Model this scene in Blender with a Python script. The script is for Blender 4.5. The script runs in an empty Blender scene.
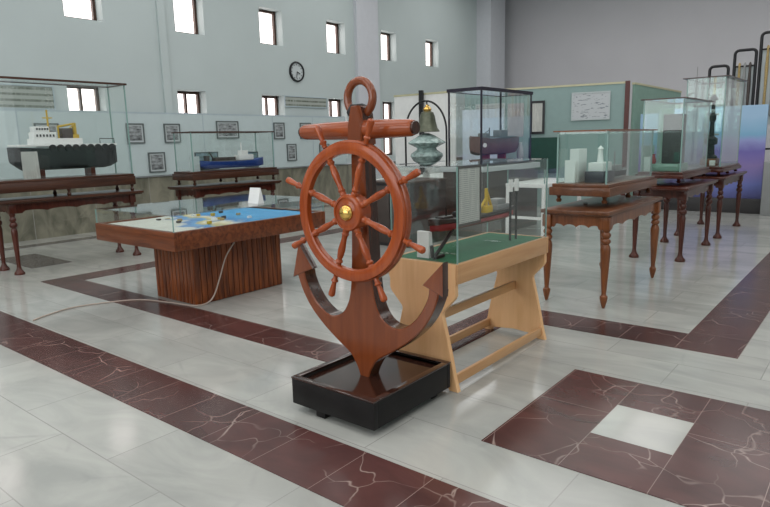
import bpy, bmesh, math, random
from mathutils import Vector, Matrix
PI = math.pi
random.seed(7)
sc = bpy.context.scene
col = sc.collection

# ------------------------------------------------------------------ camera, world, lights, exposure
F_PX, YAW, PITCH, ROLL, EYE = 616.885, 0.682597, 0.178836, -0.0247816, 1.51
cy_, sy_ = math.cos(YAW), math.sin(YAW)
fw = Vector((-sy_*math.cos(PITCH), cy_*math.cos(PITCH), -math.sin(PITCH)))
rt = Vector((cy_, sy_, 0)); up = rt.cross(fw)
r2 = math.cos(ROLL)*rt + math.sin(ROLL)*up
u2 = -math.sin(ROLL)*rt + math.cos(ROLL)*up
cam = bpy.data.cameras.new('camera'); cam_o = bpy.data.objects.new('camera', cam); col.objects.link(cam_o)
cam.sensor_width = 36; cam.lens = F_PX/770*36; cam.clip_end = 200
m = Matrix((r2, u2, -fw)).transposed().to_4x4(); m.translation = Vector((0, 0, EYE)); cam_o.matrix_world = m
sc.camera = cam_o

world = bpy.data.worlds.new('sky'); sc.world = world; world.use_nodes = True
bg = world.node_tree.nodes['Background']; bg.inputs[0].default_value = (1.0, 0.93, 0.90, 1); bg.inputs[1].default_value = 6.0

def area(name, loc, sx, sy, power, color, rot=(0, 0, 0)):
    l = bpy.data.lights.new(name, 'AREA'); l.shape = 'RECTANGLE'; l.size = sx; l.size_y = sy; l.energy = power; l.color = color
    o = bpy.data.objects.new(name, l); o.location = loc; o.rotation_euler = rot; col.objects.link(o); return o
CEIL = 6.6
LAMPS = [(x, y) for x in (-9, -5.2, -1.4, 2.4) for y in (-3.5, 1.5, 6.5, 11.5, 16.5)]
for x, y in LAMPS:
    area('ceiling_lamp_light', (x, y, CEIL-.12), 3.0, 3.0, 100, (1.0, .975, .96))
# unseen fill lights added behind and to the right of the visitor
area('fill_light_right', (5.8, 2.5, 3.4), 4.5, 12.0, 130, (.95, .98, 1.0), (0, PI/2, 0))
area('fill_light_back', (-3.5, -5.8, 3.4), 9.0, 3.6, 480, (.97, .98, 1.0), (PI/2, 0, 0))
sc.view_settings.view_transform = 'Standard'; sc.view_settings.look = 'None'
sc.view_settings.exposure = -0.68; sc.view_settings.gamma = 1; sc.view_settings.use_curve_mapping = False
sc.cycles.max_bounces = 8; sc.cycles.transparent_max_bounces = 48; sc.cycles.glossy_bounces = 5; sc.cycles.diffuse_bounces = 4
sc.cycles.use_denoising = True; sc.cycles.denoising_prefilter = 'ACCURATE'; sc.cycles.caustics_reflective = False; sc.cycles.caustics_refractive = False
sc.cycles.sample_clamp_indirect = 4; sc.cycles.sample_clamp_direct = 8

# ------------------------------------------------------------------ materials
def new_mat(name):
    mt = bpy.data.materials.new(name); mt.use_nodes = True
    nt = mt.node_tree; b = nt.nodes['Principled BSDF']; return mt, nt, b
def N(nt, t, **kw):
    n = nt.nodes.new(t)
    for k, v in kw.items():
        if k.startswith('i_'): n.inputs[k[2:].replace('_', ' ')].default_value = v
        else: setattr(n, k, v)
    return n
def ramp(nt, stops, fac):
    r = nt.nodes.new('ShaderNodeValToRGB'); nt.links.new(fac, r.inputs[0])
    e = r.color_ramp.elements
    while len(e) < len(stops): e.new(.5)
    for i, (p, c) in enumerate(stops): e[i].position = p; e[i].color = (*c, 1)
    return r.outputs[0]
def coords(nt, scale=(1, 1, 1), loc=(0, 0, 0), rot=(0, 0, 0), src='Object'):
    tc = nt.nodes.new('ShaderNodeTexCoord'); mp = nt.nodes.new('ShaderNodeMapping')
    mp.inputs['Scale'].default_value = scale; mp.inputs['Location'].default_value = loc; mp.inputs['Rotation'].default_value = rot
    nt.links.new(tc.outputs[src], mp.inputs[0]); return mp.outputs[0]
def plain(name, c, rough=.5, metal=0, var=.06, scale=9, spec=.5, coat=0):
    mt, nt, b = new_mat(name)
    n = N(nt, 'ShaderNodeTexNoise', i_Scale=scale, i_Detail=4.); nt.links.new(coords(nt), n.inputs[0])
    o = ramp(nt, [(.3, tuple(x*(1-var) for x in c)), (.7, tuple(min(1, x*(1+var)) for x in c))], n.outputs[0])
    nt.links.new(o, b.inputs['Base Color'])
    b.inputs['Roughness'].default_value = rough; b.inputs['Metallic'].default_value = metal
    b.inputs['Specular IOR Level'].default_value = spec; b.inputs['Coat Weight'].default_value = coat
    b.inputs['Coat Roughness'].default_value = .08
    return mt
def wood(name, dark, light, axis='x', rough=.3, coat=.3, scale=1., contrast=(.3, .7)):
    mt, nt, b = new_mat(name)
    s = {'x': (1.2, 14, 14), 'y': (14, 1.2, 14), 'z': (14, 14, 1.2)}[axis]
    v = coords(nt, tuple(k*scale for k in s))
    n = N(nt, 'ShaderNodeTexNoise', i_Scale=1.6, i_Detail=6., i_Roughness=.6, i_Distortion=.6); nt.links.new(v, n.inputs[0])
    o = ramp(nt, [(contrast[0], dark), (contrast[1], light)], n.outputs[0])
    nt.links.new(o, b.inputs['Base Color'])
    b.inputs['Roughness'].default_value = rough; b.inputs['Coat Weight'].default_value = coat; b.inputs['Coat Roughness'].default_value = .1; b.inputs['Specular IOR Level'].default_value = .3
    return mt
def glass(name, tint=(.982, .993, .988), ior=1.45):
    mt = bpy.data.materials.new(name); mt.use_nodes = True; nt = mt.node_tree; nt.nodes.clear()
    out = nt.nodes.new('ShaderNodeOutputMaterial'); mx = nt.nodes.new('ShaderNodeMixShader')
    tr = nt.nodes.new('ShaderNodeBsdfTransparent'); tr.inputs[0].default_value = (*tint, 1)
    gl = nt.nodes.new('ShaderNodeBsdfGlossy'); gl.inputs['Roughness'].default_value = .015; gl.inputs[0].default_value = (1, 1, 1, 1)
    lw = nt.nodes.new('ShaderNodeLayerWeight'); lw.inputs[0].default_value = .5
    pw = nt.nodes.new('ShaderNodeMath'); pw.operation = 'POWER'; pw.inputs[1].default_value = 5; nt.links.new(lw.outputs['Facing'], pw.inputs[0])
    fr = nt.nodes.new('ShaderNodeMath'); fr.operation = 'MULTIPLY_ADD'; fr.inputs[1].default_value = .95; fr.inputs[2].default_value = .04; nt.links.new(pw.outputs[0], fr.inputs[0])
    nt.links.new(fr.outputs[0], mx.inputs[0]); nt.links.new(tr.outputs[0], mx.inputs[1]); nt.links.new(gl.outputs[0], mx.inputs[2])
    nt.links.new(mx.outputs[0], out.inputs[0]); return mt
def marble(name, base, dark, vein, brick, grout, lo3=.48, tile2=.88, rough=.12, veins=.5, vscale=2.2, vein_w=.03, shift=(0, 0, 0), off=.5, grout_c=(.35, .35, .34)):
    mt, nt, b = new_mat(name)
    v = coords(nt)
    n = N(nt, 'ShaderNodeTexNoise', i_Scale=1.3, i_Detail=5., i_Roughness=.55, i_Distortion=1.2); nt.links.new(coords(nt, (1, 2.2, 1)), n.inputs[0])
    c = ramp(nt, [(.3, dark), (.65, base)], n.outputs[0])
    # veins: thin crests of a warped noise
    n2 = N(nt, 'ShaderNodeTexNoise', i_Scale=vscale*.8, i_Detail=2.5, i_Roughness=.5, i_Distortion=.8); nt.links.new(v, n2.inputs[0])
    vo = N(nt, 'ShaderNodeTexVoronoi', feature='DISTANCE_TO_EDGE', i_Scale=vscale*1.3)
    mxv = N(nt, 'ShaderNodeMix', data_type='VECTOR'); mxv.inputs[0].default_value = .22
    nt.links.new(v, mxv.inputs[4]); nt.links.new(n2.outputs[1], mxv.inputs[5]); nt.links.new(mxv.outputs[1], vo.inputs[0])
    f = ramp(nt, [(0, (1, 1, 1)), (vein_w, (0, 0, 0))], vo.outputs[0])
    n3 = N(nt, 'ShaderNodeTexNoise', i_Scale=3.1, i_Detail=3.); nt.links.new(v, n3.inputs[0])
    f3 = ramp(nt, [(lo3, (0, 0, 0)), (.66, (1, 1, 1))], n3.outputs[0])
    mu = N(nt, 'ShaderNodeMath', operation='MULTIPLY'); nt.links.new(f, mu.inputs[0]); nt.links.new(f3, mu.inputs[1])
    mu2 = N(nt, 'ShaderNodeMath', operation='MULTIPLY'); nt.links.new(mu.outputs[0], mu2.inputs[0]); mu2.inputs[1].default_value = veins
    m1 = N(nt, 'ShaderNodeMix', data_type='RGBA'); nt.links.new(mu2.outputs[0], m1.inputs[0]); nt.links.new(c, m1.inputs[6]); m1.inputs[7].default_value = (*vein, 1)
    br = N(nt, 'ShaderNodeTexBrick', offset=off); br.inputs['Scale'].default_value = 1
    br.inputs['Brick Width'].default_value = brick[0]; br.inputs['Row Height'].default_value = brick[1]
    br.inputs['Mortar Size'].default_value = grout; br.inputs['Mortar Smooth'].default_value = .3
    br.inputs['Color1'].default_value = (1, 1, 1, 1); br.inputs['Color2'].default_value = (tile2, tile2, tile2, 1)
    nt.links.new(coords(nt, loc=shift), br.inputs[0])
    m2 = N(nt, 'ShaderNodeMix', data_type='RGBA', blend_type='MULTIPLY'); m2.inputs[0].default_value = 1
    nt.links.new(m1.outputs[2], m2.inputs[6]); nt.links.new(br.outputs[0], m2.inputs[7])
    m3 = N(nt, 'ShaderNodeMix', data_type='RGBA'); nt.links.new(br.outputs['Fac'], m3.inputs[0]); nt.links.new(m2.outputs[2], m3.inputs[6]); m3.inputs[7].default_value = (*grout_c, 1)
    nt.links.new(m3.outputs[2], b.inputs['Base Color'])
    b.inputs['Roughness'].default_value = rough; b.inputs['Specular IOR Level'].default_value = .42
    return mt
def two_tone(name, c1, c2, scale=(1, 1, 1), lo=.42, hi=.58, detail=5., rough=.5, nscale=4., emis=0):
    mt, nt, b = new_mat(name)
    n = N(nt, 'ShaderNodeTexNoise', i_Scale=nscale, i_Detail=detail); nt.links.new(coords(nt, scale), n.inputs[0])
    nt.links.new(ramp(nt, [(lo, c1), (hi, c2)], n.outputs[0]), b.inputs['Base Color']); b.inputs['Roughness'].default_value = rough
    return mt

M = {}
M['wall'] = plain('pale_teal_paint', (.46, .525, .525), .75, var=.02, scale=1.2)
M['wall_far'] = plain('grey_paint', (.56, .555, .585), .75, var=.02, scale=1.)
M['pilaster'] = plain('lilac_grey_paint', (.55, .57, .61), .75, var=.02)
M['ceiling'] = plain('ceiling_white', (.75, .76, .76), .8, var=.02)
M['board'] = plain('pale_blue_board', (.47, .555, .565), .5, var=.02)
M['board_edge'] = plain('board_aluminium', (.38, .46, .50), .4, var=.03)
M['dado'] = marble('beige_green_marble', (.27, .26, .20), (.10, .10, .075), (.36, .34, .28), (1.2, 1.1), .004, rough=.3, veins=.3)
M['floor'] = marble('white_marble_floor', (.455, .46, .43), (.34, .35, .33), (.27, .28, .27), (.95, .423), .003, rough=.13, veins=.35, vscale=1.2, vein_w=.02, shift=(.49, .385, 0), grout_c=(.29, .29, .275))
M['floor_slab'] = marble('white_marble_slab', (.455, .46, .43), (.36, .37, .35), (.27, .28, .27), (40, 40), .001, rough=.13, veins=.35, vscale=1.2, vein_w=.02, shift=(7.3, 9.1, 0))
M['red'] = marble('maroon_marble', (.110, .044, .040), (.062, .027, .026), (.46, .36, .32), (.4, .9), .002, rough=.21, veins=.8, vscale=3.2, vein_w=.016, shift=(.27, .35, 0), off=0, grout_c=(.27, .19, .17), lo3=.42, tile2=.70)
M['floor_grey'] = marble('dark_grey_floor', (.16, .14, .14), (.10, .09, .09), (.25, .23, .23), (.8, .8), .003, rough=.12, veins=.3)
M['frame_brown'] = wood('window_frame_brown', (.045, .02, .013), (.085, .04, .025), 'z', .4)
M['glass'] = glass('case_glass')
M['glass_green'] = glass('green_tinted_glass', (.935, .98, .965))
M['winglass'] = glass('window_glass', (.97, .96, .96))
M['edge'] = plain('glass_edge_green', (.22, .36, .33), .2, var=.02)
M['cherry'] = wood('orange_cherry_wood', (.25, .042, .009), (.38, .078, .016), 'z', .2, .3)
M['anchor'] = wood('brown_red_varnished_wood', (.150, .036, .012), (.235, .058, .017), 'z', .2, .5, contrast=(.3, .75))
M['anchor_x'] = wood('brown_red_varnished_wood_across', (.20, .040, .012), (.32, .072, .020), 'x', .24, .3)
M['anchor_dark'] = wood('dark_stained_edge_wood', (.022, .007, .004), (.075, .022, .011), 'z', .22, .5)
M['brass'] = plain('brass', (.72, .46, .13), .22, 1, .05)
M['blackwood'] = plain('black_lacquered_wood', (.010, .009, .009), .5, var=.3, spec=.25)
M['traytop'] = wood('dark_glossy_brown_wood', (.018, .008, .006), (.055, .020, .013), 'y', .14, .7)
M['beech'] = wood('pale_beech', (.74, .42, .20), (.86, .53, .28), 'z', .4, .1, .7)
M['beech_y_shaded'] = wood('pale_beech_shaded', (.48, .25, .11), (.60, .35, .17), 'y', .35, .2, .7)  # same beech, darkened: shade of the table's right side put into the colour
M['felt'] = plain('green_felt', (.012, .125, .058), .9, var=.15, scale=60)
M['mapwood'] = wood('red_brown_slab_wood', (.070, .018, .007), (.21, .060, .020), 'x', .32, .2)
M['slat'] = wood('striped_red_brown_slats', (.085, .022, .008), (.26, .070, .019), 'z', .32, .2, 1.2, (.35, .65))
M['oak'] = wood('orange_brown_table_wood', (.11, .034, .011), (.26, .088, .030), 'z', .3, .25)
M['oak_top'] = wood('brown_table_top_wood', (.09, .034, .016), (.17, .068, .033), 'y', .3, .2)
M['mahog'] = wood('dark_mahogany', (.040, .009, .005), (.095, .022, .012), 'z', .28, .25)
M['walnut'] = wood('dark_walnut', (.034, .013, .008), (.080, .030, .016), 'y', .32, .25)
M['black'] = plain('black_metal', (.012, .012, .014), .35, .3, .1)
M['navy'] = plain('dark_navy_frame', (.018, .014, .028), .3, 0, .1)
M['white'] = plain('white_paint', (.78, .79, .78), .5, var=.03)
M['paper'] = plain('white_card', (.80, .81, .80), .6, var=.02)
M['hullblack'] = plain('black_hull', (.008, .009, .010), .55, var=.2, spec=.2)
M['hullred'] = plain('red_hull', (.30, .022, .028), .4, var=.1)
M['hullblue'] = plain('blue_hull', (.015, .055, .26), .35, var=.1)
M['hullbrown'] = plain('grey_brown_hull', (.12, .055, .050), .5, var=.2)
M['deck'] = plain('grey_deck', (.14, .15, .15), .5, var=.1)
M['yellow'] = plain('yellow_paint', (.55, .37, .025), .45, var=.1)
M['ochre'] = plain('ochre_rope', (.38, .28, .12), .7, var=.25, scale=40)
M['green'] = plain('dark_green_board', (.006, .055, .040), .6, var=.1)
M['partition'] = plain('grey_green_board', (.25, .355, .345), .6, var=.03)
M['partition2'] = plain('green_board', (.22, .36, .30), .6, var=.05)
M['cream'] = plain('cream_yellow_trim', (.52, .50, .33), .5, var=.05)
M['maroonpost'] = plain('maroon_post', (.085, .018, .014), .4, var=.1)
M['bell'] = plain('grey_green_bronze', (.11, .12, .085), .35, .55, .2, 20)
M['jar'] = glass('green_lantern_glass', (.62, .80, .76))
M['grey'] = plain('grey_cabinet', (.26, .27, .27), .5, var=.04)
M['greydark'] = plain('dark_grey_cabinet', (.028, .026, .027), .45, var=.1)
M['cabbrown'] = plain('brown_grey_cabinet', (.055, .042, .037), .5, var=.1)
M['cream_cord'] = plain('cream_cord', (.42, .34, .29), .6)
M['photo'] = two_tone('grey_photo', (.05, .055, .06), (.42, .46, .47), (2, 2, 5), .3, .75, detail=2.)
M['photo2'] = two_tone('colour_photo', (.10, .17, .12), (.30, .42, .50), (2, 2, 5), .3, .75, detail=2.)
M['frame_grey'] = plain('dark_grey_frame', (.10, .12, .12), .4, var=.1)
M['mat_white'] = plain('pale_mount', (.48, .53, .54), .6, var=.02)
M['skin_teal'] = plain('teal_blue_panel', (.16, .40, .48), .5, var=.1)
M['lampwhite'] = plain('lamp_housing', (.8, .8, .8), .4)

def rows_mat(name, paper, ink, rows, lo=.45):
    """pale sheet with rows of small illegible marks"""
    mt, nt, b = new_mat(name)
    wv = N(nt, 'ShaderNodeTexWave', bands_direction='Z', i_Scale=rows); nt.links.new(coords(nt), wv.inputs[0])
    n = N(nt, 'ShaderNodeTexNoise', i_Scale=1., i_Detail=2.); nt.links.new(coords(nt, (70, 70, 4)), n.inputs[0])
    a = ramp(nt, [(.62, (0, 0, 0)), (.72, (1, 1, 1))], wv.outputs[1]); c = ramp(nt, [(lo, (0, 0, 0)), (lo+.05, (1, 1, 1))], n.outputs[0])
    mu = N(nt, 'ShaderNodeMath', operation='MULTIPLY'); nt.links.new(a, mu.inputs[0]); nt.links.new(c, mu.inputs[1])
    mx = N(nt, 'ShaderNodeMix', data_type='RGBA'); nt.links.new(mu.outputs[0], mx.inputs[0]); mx.inputs[6].default_value = (*paper, 1); mx.inputs[7].default_value = (*ink, 1)
    nt.links.new(mx.outputs[2], b.inputs['Base Color']); b.inputs['Roughness'].default_value = .6
    return mt
M['text'] = rows_mat('sheet_with_rows', (.56, .57, .53), (.30, .31, .31), 26, .42)
M['text2'] = rows_mat('board_with_rows', (.50, .53, .53), (.15, .17, .18), 7)
M['drawing'] = two_tone('sheet_with_small_drawings', (.50, .53, .55), (.22, .25, .28), (3, 3, 9), .60, .64, detail=1.5)
M['frieze'] = rows_mat('frieze_marks', (.33, .36, .33), (.10, .12, .09), 3.2, .42)

def poster_mat():
    mt, nt, b = new_mat('seascape_poster')
    tc = nt.nodes.new('ShaderNodeTexCoord'); sp = nt.nodes.new('ShaderNodeSeparateXYZ'); nt.links.new(tc.outputs['Generated'], sp.inputs[0])
    n = N(nt, 'ShaderNodeTexNoise', i_Scale=2.5, i_Detail=5.); nt.links.new(tc.outputs['Generated'], n.inputs[0])
    a = N(nt, 'ShaderNodeMath', operation='MULTIPLY_ADD'); nt.links.new(n.outputs[0], a.inputs[0]); a.inputs[1].default_value = .25
    nt.links.new(sp.outputs[2], a.inputs[2])
    o = ramp(nt, [(.10, (.05, .05, .16)), (.30, (.14, .17, .45)), (.48, (.24, .18, .42)), (.62, (.16, .13, .42)), (.72, (.30, .33, .62)), (.80, (.20, .42, .62)), (1.0, (.34, .52, .72))], a.outputs[0])
    nt.links.new(o, b.inputs['Base Color']); b.inputs['Roughness'].default_value = .4; return mt
M['poster'] = poster_mat()
def relief_mat():
    mt, nt, b = new_mat('relief_map_surface')
    tc = nt.nodes.new('ShaderNodeTexCoord'); sp = nt.nodes.new('ShaderNodeSeparateXYZ'); nt.links.new(tc.outputs['Generated'], sp.inputs[0])
    n = N(nt, 'ShaderNodeTexNoise', i_Scale=3.2, i_Detail=6.); nt.links.new(tc.outputs['Generated'], n.inputs[0])
    a = N(nt, 'ShaderNodeMath', operation='MULTIPLY_ADD'); nt.links.new(n.outputs[0], a.inputs[0]); a.inputs[1].default_value = .55
    mm = N(nt, 'ShaderNodeMath', operation='MULTIPLY_ADD'); nt.links.new(sp.outputs[0], mm.inputs[0]); mm.inputs[1].default_value = .20; nt.links.new(sp.outputs[1], mm.inputs[2])
    nt.links.new(mm.outputs[0], a.inputs[2])
    s = (.60, .61, .55)
    o = ramp(nt, [(.0, s), (.62, (.52, .55, .50)), (.66, (.08, .20, .42)), (.72, (.10, .30, .55)), (.76, (.45, .40, .16)), (.82, (.62, .60, .48)), (.90, (.03, .20, .46)), (1.0, (.05, .30, .58))], a.outputs[0])
    nt.links.new(o, b.inputs['Base Color']); b.inputs['Roughness'].default_value = .6; return mt
M['relief'] = relief_mat()

# ------------------------------------------------------------------ mesh helpers
class MB:
    def __init__(s): s.bm = bmesh.new()
    def box(s, x0, x1, y0, y1, z0, z1, bev=0):
        t = bmesh.new(); bmesh.ops.create_cube(t, size=1)
        for v in t.verts:
            v.co = Vector(((x0+x1)/2+v.co.x*(x1-x0), (y0+y1)/2+v.co.y*(y1-y0), (z0+z1)/2+v.co.z*(z1-z0)))
        if bev: bmesh.ops.bevel(t, geom=t.edges[:], offset=bev, segments=2, affect='EDGES', profile=.6)
        s._add(t); return s
    def _add(s, t, mat=None):
        if mat is not None: bmesh.ops.transform(t, matrix=mat, verts=t.verts)
        me = bpy.data.meshes.new('t'); t.to_mesh(me); t.free(); s.bm.from_mesh(me); bpy.data.meshes.remove(me)
    def lathe(s, prof, c=(0, 0, 0), axis=(0, 0, 1), seg=20):
        """prof: list of (r, h) along axis from c"""
        t = bmesh.new(); ax = Vector(axis).normalized()
        q = Vector((0, 0, 1)).rotation_difference(ax).to_matrix()
        rings = []
        for r, h in prof:
            rings.append([t.verts.new(q @ Vector((r*math.cos(2*PI*k/seg), r*math.sin(2*PI*k/seg), h)) + Vector(c)) for k in range(seg)])
        for a, b in zip(rings, rings[1:]):
            for k in range(seg): t.faces.new((a[k], a[(k+1) % seg], b[(k+1) % seg], b[k]))
        t.faces.new(rings[0][::-1]); t.faces.new(rings[-1])
        s._add(t); return s
    def prism(s, pts, d0, d1, plane='XZ', bev=0, bevseg=2):
        """extrude a 2-D outline; plane XZ extrudes along Y, YZ along X, XY along Z"""
        t = bmesh.new()
        def P(a, b, d): return {'XZ': (a, d, b), 'YZ': (d, a, b), 'XY': (a, b, d)}[plane]
        n = len(pts)
        ar = sum(pts[i][0]*pts[(i+1) % n][1]-pts[(i+1) % n][0]*pts[i][1] for i in range(n)); sg = 1 if ar > 0 else -1
        ins = []
        for i in range(n):   # inset outline for the rounded edge
            p, q, r = Vector(pts[i-1]), Vector(pts[i]), Vector(pts[(i+1) % n])
            e1 = (q-p).normalized(); e2 = (r-q).normalized()
            nn = (Vector((-e1.y, e1.x))+Vector((-e2.y, e2.x)))*sg
            nn = nn.normalized() if nn.length > 1e-6 else Vector((0, 0))
            ins.append(tuple(q+nn*bev))
        k = 1 if d1 > d0 else -1
        lv = [(ins, d0), (pts, d0+bev*k), (pts, d1-bev*k), (ins, d1)] if bev else [(pts, d0), (pts, d1)]
        R = [[t.verts.new(P(a, b, d)) for a, b in q] for q, d in lv]
        for A, B in zip(R, R[1:]):
            for i in range(n): t.faces.new((A[i], B[i], B[(i+1) % n], A[(i+1) % n]))
        from mathutils.geometry import tessellate_polygon
        for tri in tessellate_polygon([[Vector((a, b, 0)) for a, b in lv[0][0]]]):
            try: t.faces.new([R[0][i] for i in tri]); t.faces.new([R[-1][i] for i in tri[::-1]])
            except ValueError: pass
        bmesh.ops.recalc_face_normals(t, faces=t.faces[:])
        s._add(t); return s
    def tube(s, path, r, seg=10, closed=False, r1=None):
        t = bmesh.new(); P = [Vector(p) for p in path]; n = len(P); rings = []; prev = None
        for i, p in enumerate(P):
            a = P[(i-1) % n] if (i > 0 or closed) else p; b = P[(i+1) % n] if (i < n-1 or closed) else p
            d = (b-a).normalized()
            if prev is None:
                u = d.orthogonal().normalized()
            else:
                u = (prev-d*prev.dot(d)); u = u.normalized() if u.length > 1e-6 else d.orthogonal().normalized()
            prev = u; w = d.cross(u)
            rr = r if r1 is None else r+(r1-r)*i/(n-1)
            rings.append([t.verts.new(p+rr*(u*math.cos(2*PI*k/seg)+w*math.sin(2*PI*k/seg))) for k in range(seg)])
        for i in range(n if closed else n-1):
            a, b = rings[i], rings[(i+1) % n]
            if closed and i == n-1:   # match the twist
                best = min(range(seg), key=lambda o: sum((a[k].co-b[(k+o) % seg].co).length for k in range(seg)))
                b = [b[(k+best) % seg] for k in range(seg)]
            for k in range(seg): t.faces.new((a[k], a[(k+1) % seg], b[(k+1) % seg], b[k]))
        if not closed: t.faces.new(rings[0][::-1]); t.faces.new(rings[-1])
        s._add(t); return s
    def ellipsoid(s, c, r, seg=16):
        t = bmesh.new(); bmesh.ops.create_uvsphere(t, u_segments=seg, v_segments=seg//2, radius=1)
        for v in t.verts: v.co = Vector((c[0]+v.co.x*r[0], c[1]+v.co.y*r[1], c[2]+v.co.z*r[2]))
        s._add(t); return s
    def loft(s, secs):
        """closed loops of equal length, capped"""
        t = bmesh.new(); R = [[t.verts.new(p) for p in sec] for sec in secs]; n = len(secs[0])
        for a, b in zip(R, R[1:]):
            for k in range(n): t.faces.new((a[k], a[(k+1) % n], b[(k+1) % n], b[k]))
        t.faces.new(R[0][::-1]); t.faces.new(R[-1]); s._add(t); return s
    def build(s, name, mat, parent=None, smooth=True, loc=None):
        bmesh.ops.remove_doubles(s.bm, verts=s.bm.verts, dist=1e-5)
        bmesh.ops.recalc_face_normals(s.bm, faces=s.bm.faces[:])
        off = Vector((0, 0, 0)); p = parent
        while p is not None: off += p.location; p = p.parent
        if loc is not None: base = Vector(loc)
        else: base = off
        for v in s.bm.verts: v.co -= base
        me = bpy.data.meshes.new(name); s.bm.to_mesh(me); s.bm.free(); me.materials.append(M[mat] if isinstance(mat, str) else mat)
        if smooth:
            for f in me.polygons: f.use_smooth = True
            me.set_sharp_from_angle(angle=math.radians(38))
        o = bpy.data.objects.new(name, me); col.objects.link(o); o.parent = parent
        if parent is None: o.location = base
        else: o.location = base-off
        return o
def struct(o): o['kind'] = 'structure'; return o
def tag(o, label, cat, group=None):
    o['label'] = label; o['category'] = cat
    if group: o['group'] = group
    return o
def thing(name, label, cat, loc, group=None):
    o = bpy.data.objects.new(name, None); o.empty_display_size = .1; col.objects.link(o); o.location = loc
    return tag(o, label, cat, group)
def copy_tree(o, parent=None):
    c = o.copy(); col.objects.link(c); c.parent = parent
    for ch in [x for x in o.children]: copy_tree(ch, c)
    return c
def center_build(mb, name, mat, loc, label, cat, group=None, smooth=True):
    return tag(mb.build(name, mat, None, smooth, loc=loc), label, cat, group)

# ------------------------------------------------------------------ room shell
WX = -11.4          # inner face of the windowed wall
WY = 21.2           # far wall
upper = [(5.34+2.185*i, 6.03+2.185*i, 3.80, 4.60) for i in range(-5, 6)]
lower = [(5.24+2.21*i, 5.92+2.21*i, 1.12, 2.66) for i in range(-5, 5)]
openings = upper+lower
ys = sorted({-7.0, WY}.union(*[{a, b} for a, b, _, _ in openings]))
zs = sorted({0.0, CEIL, 1.12, 2.66, 3.80, 4.60})
mb = MB()
for a, b in zip(ys, ys[1:]):
    for c, d in zip(zs, zs[1:]):
        ym, zm = (a+b)/2, (c+d)/2
        if any(o[0] < ym < o[1] and o[2] < zm < o[3] for o in openings): continue
        mb.box(WX-.34, WX, a, b, c, d)
struct(mb.build('wall_left', 'wall', smooth=False))
struct(MB().box(WX-.34, 6.3, WY, WY+.3, 0, CEIL).build('wall_far', 'wall_far', smooth=False))
struct(MB().box(6.0, 6.3, -7, WY, 0, CEIL).build('wall_right', 'wall', smooth=False))
struct(MB().box(WX-.34, 6.3, -7.3, -7, 0, CEIL).build('wall_back', 'wall', smooth=False))
struct(MB().box(WX-.34, 6.3, -7.3, WY+.3, CEIL, CEIL+.2).build('ceiling', 'ceiling', smooth=False))
struct(MB().box(WX-.34, 6.3, -7.3, WY+.3, -.2, 0).build('floor', 'floor', smooth=False))
for n, (y0, y1) in enumerate(((7.12, 7.17),)):
    struct(MB().box(WX, WX+.05, y0, y0+.16, 2.1, CEIL).build('trim_1', 'wall', smooth=False))
struct(MB().box(WX, WX+.10, 12.95, 13.85, 0, CEIL).build('trim_2', 'pilaster', smooth=False))
struct(MB().box(WX, WX+.55, 19.3, 20.3, 0, CEIL).build('trim_3', 'pilaster', smooth=False))
struct(MB().box(WX, WX+.07, -7, 21.2, 0, .94).build('trim_4', 'dado', smooth=False))
struct(MB().box(WX, WX+.10, -7, 21.2, .94, .97, .005).build('trim_5', 'pilaster', smooth=False))
# windows: frame, mullion, glass, one object each with children
def window(n, y0, y1, z0, z1, low):
    x0, x1 = WX-.30, WX-.23
    t = .055
    f = MB()
    f.box(x0, x1, y0, y0+t, z0, z1).box(x0, x1, y1-t, y1, z0, z1).box(x0, x1, y0+t, y1-t, z0, z0+t).box(x0, x1, y0+t, y1-t, z1-t, z1)
    if low:
        ym = (y0+y1)/2
        f.box(x0, x1, ym-.022, ym+.022, z0+t, z1-t)
        for z in (2.16, 1.64): f.box(x0, x1, y0+t, ym-.022, z-.02, z+.02).box(x0, x1, ym+.022, y1-t, z-.02, z+.02)
    o = struct(f.build('window_%d' % n, 'frame_brown', smooth=False))
    g = MB().box(x0+.03, x0+.036, y0+t, y1-t, z0+t, z1-t).build('window_pane', 'winglass', o, smooth=False)
    return o
for i, w in enumerate(upper): window(i+1, *w, False)
for i, w in enumerate(lower): window(len(upper)+i+1, *w, True)

# marble inlays and one dark grey patch in the floor (flush strips)
inl = [0]
def inlay(rects, mat='red'):
    inl[0] += 1
    mb = MB()
    for x0, x1, y0, y1 in rects: mb.box(x0, x1, y0, y1, -.01, .004)
    for i in range(-14, 26):
        for nrm in ((1, 0, 0), (0, 1, 0)):
            bmesh.ops.bisect_plane(mb.bm, geom=mb.bm.verts[:]+mb.bm.edges[:]+mb.bm.faces[:], plane_co=(i*.8+.03, i*.8+.03, 0), plane_no=nrm, dist=1e-4)
    struct(mb.build('trim_%d' % (5+inl[0]), mat, smooth=False))
inlay([(-11.3, 6, 1.715, 2.12)])
inlay([(-7.58, -2.33, 2.93, 3.265)])
inlay([(-7.58, -7.22, 3.265, 12)])
inlay([(-2.69, -2.33, 3.265, 4.6)])
inlay([(-2.69, -.67, 4.6, 4.99)])
inlay([(-1.07, -.67, 4.99, 13.5)])
inlay([(-1.48, -1.07, 2.56, 3.78), (-1.07, -.67, 2.56, 2.965), (-1.07, -.67, 3.385, 3.78), (-.67, 1.2, 2.56, 3.78)])
inlay([(-1.07, -.67, 2.965, 3.385)], 'floor_slab')
inlay([(-10.75, -10.5, -5, 20)], 'floor_grey')
inlay([(-9.75, -8.55, 3.22, 3.74)], 'floor_grey')  # dark grey rectangle on the floor beside the left table

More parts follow.
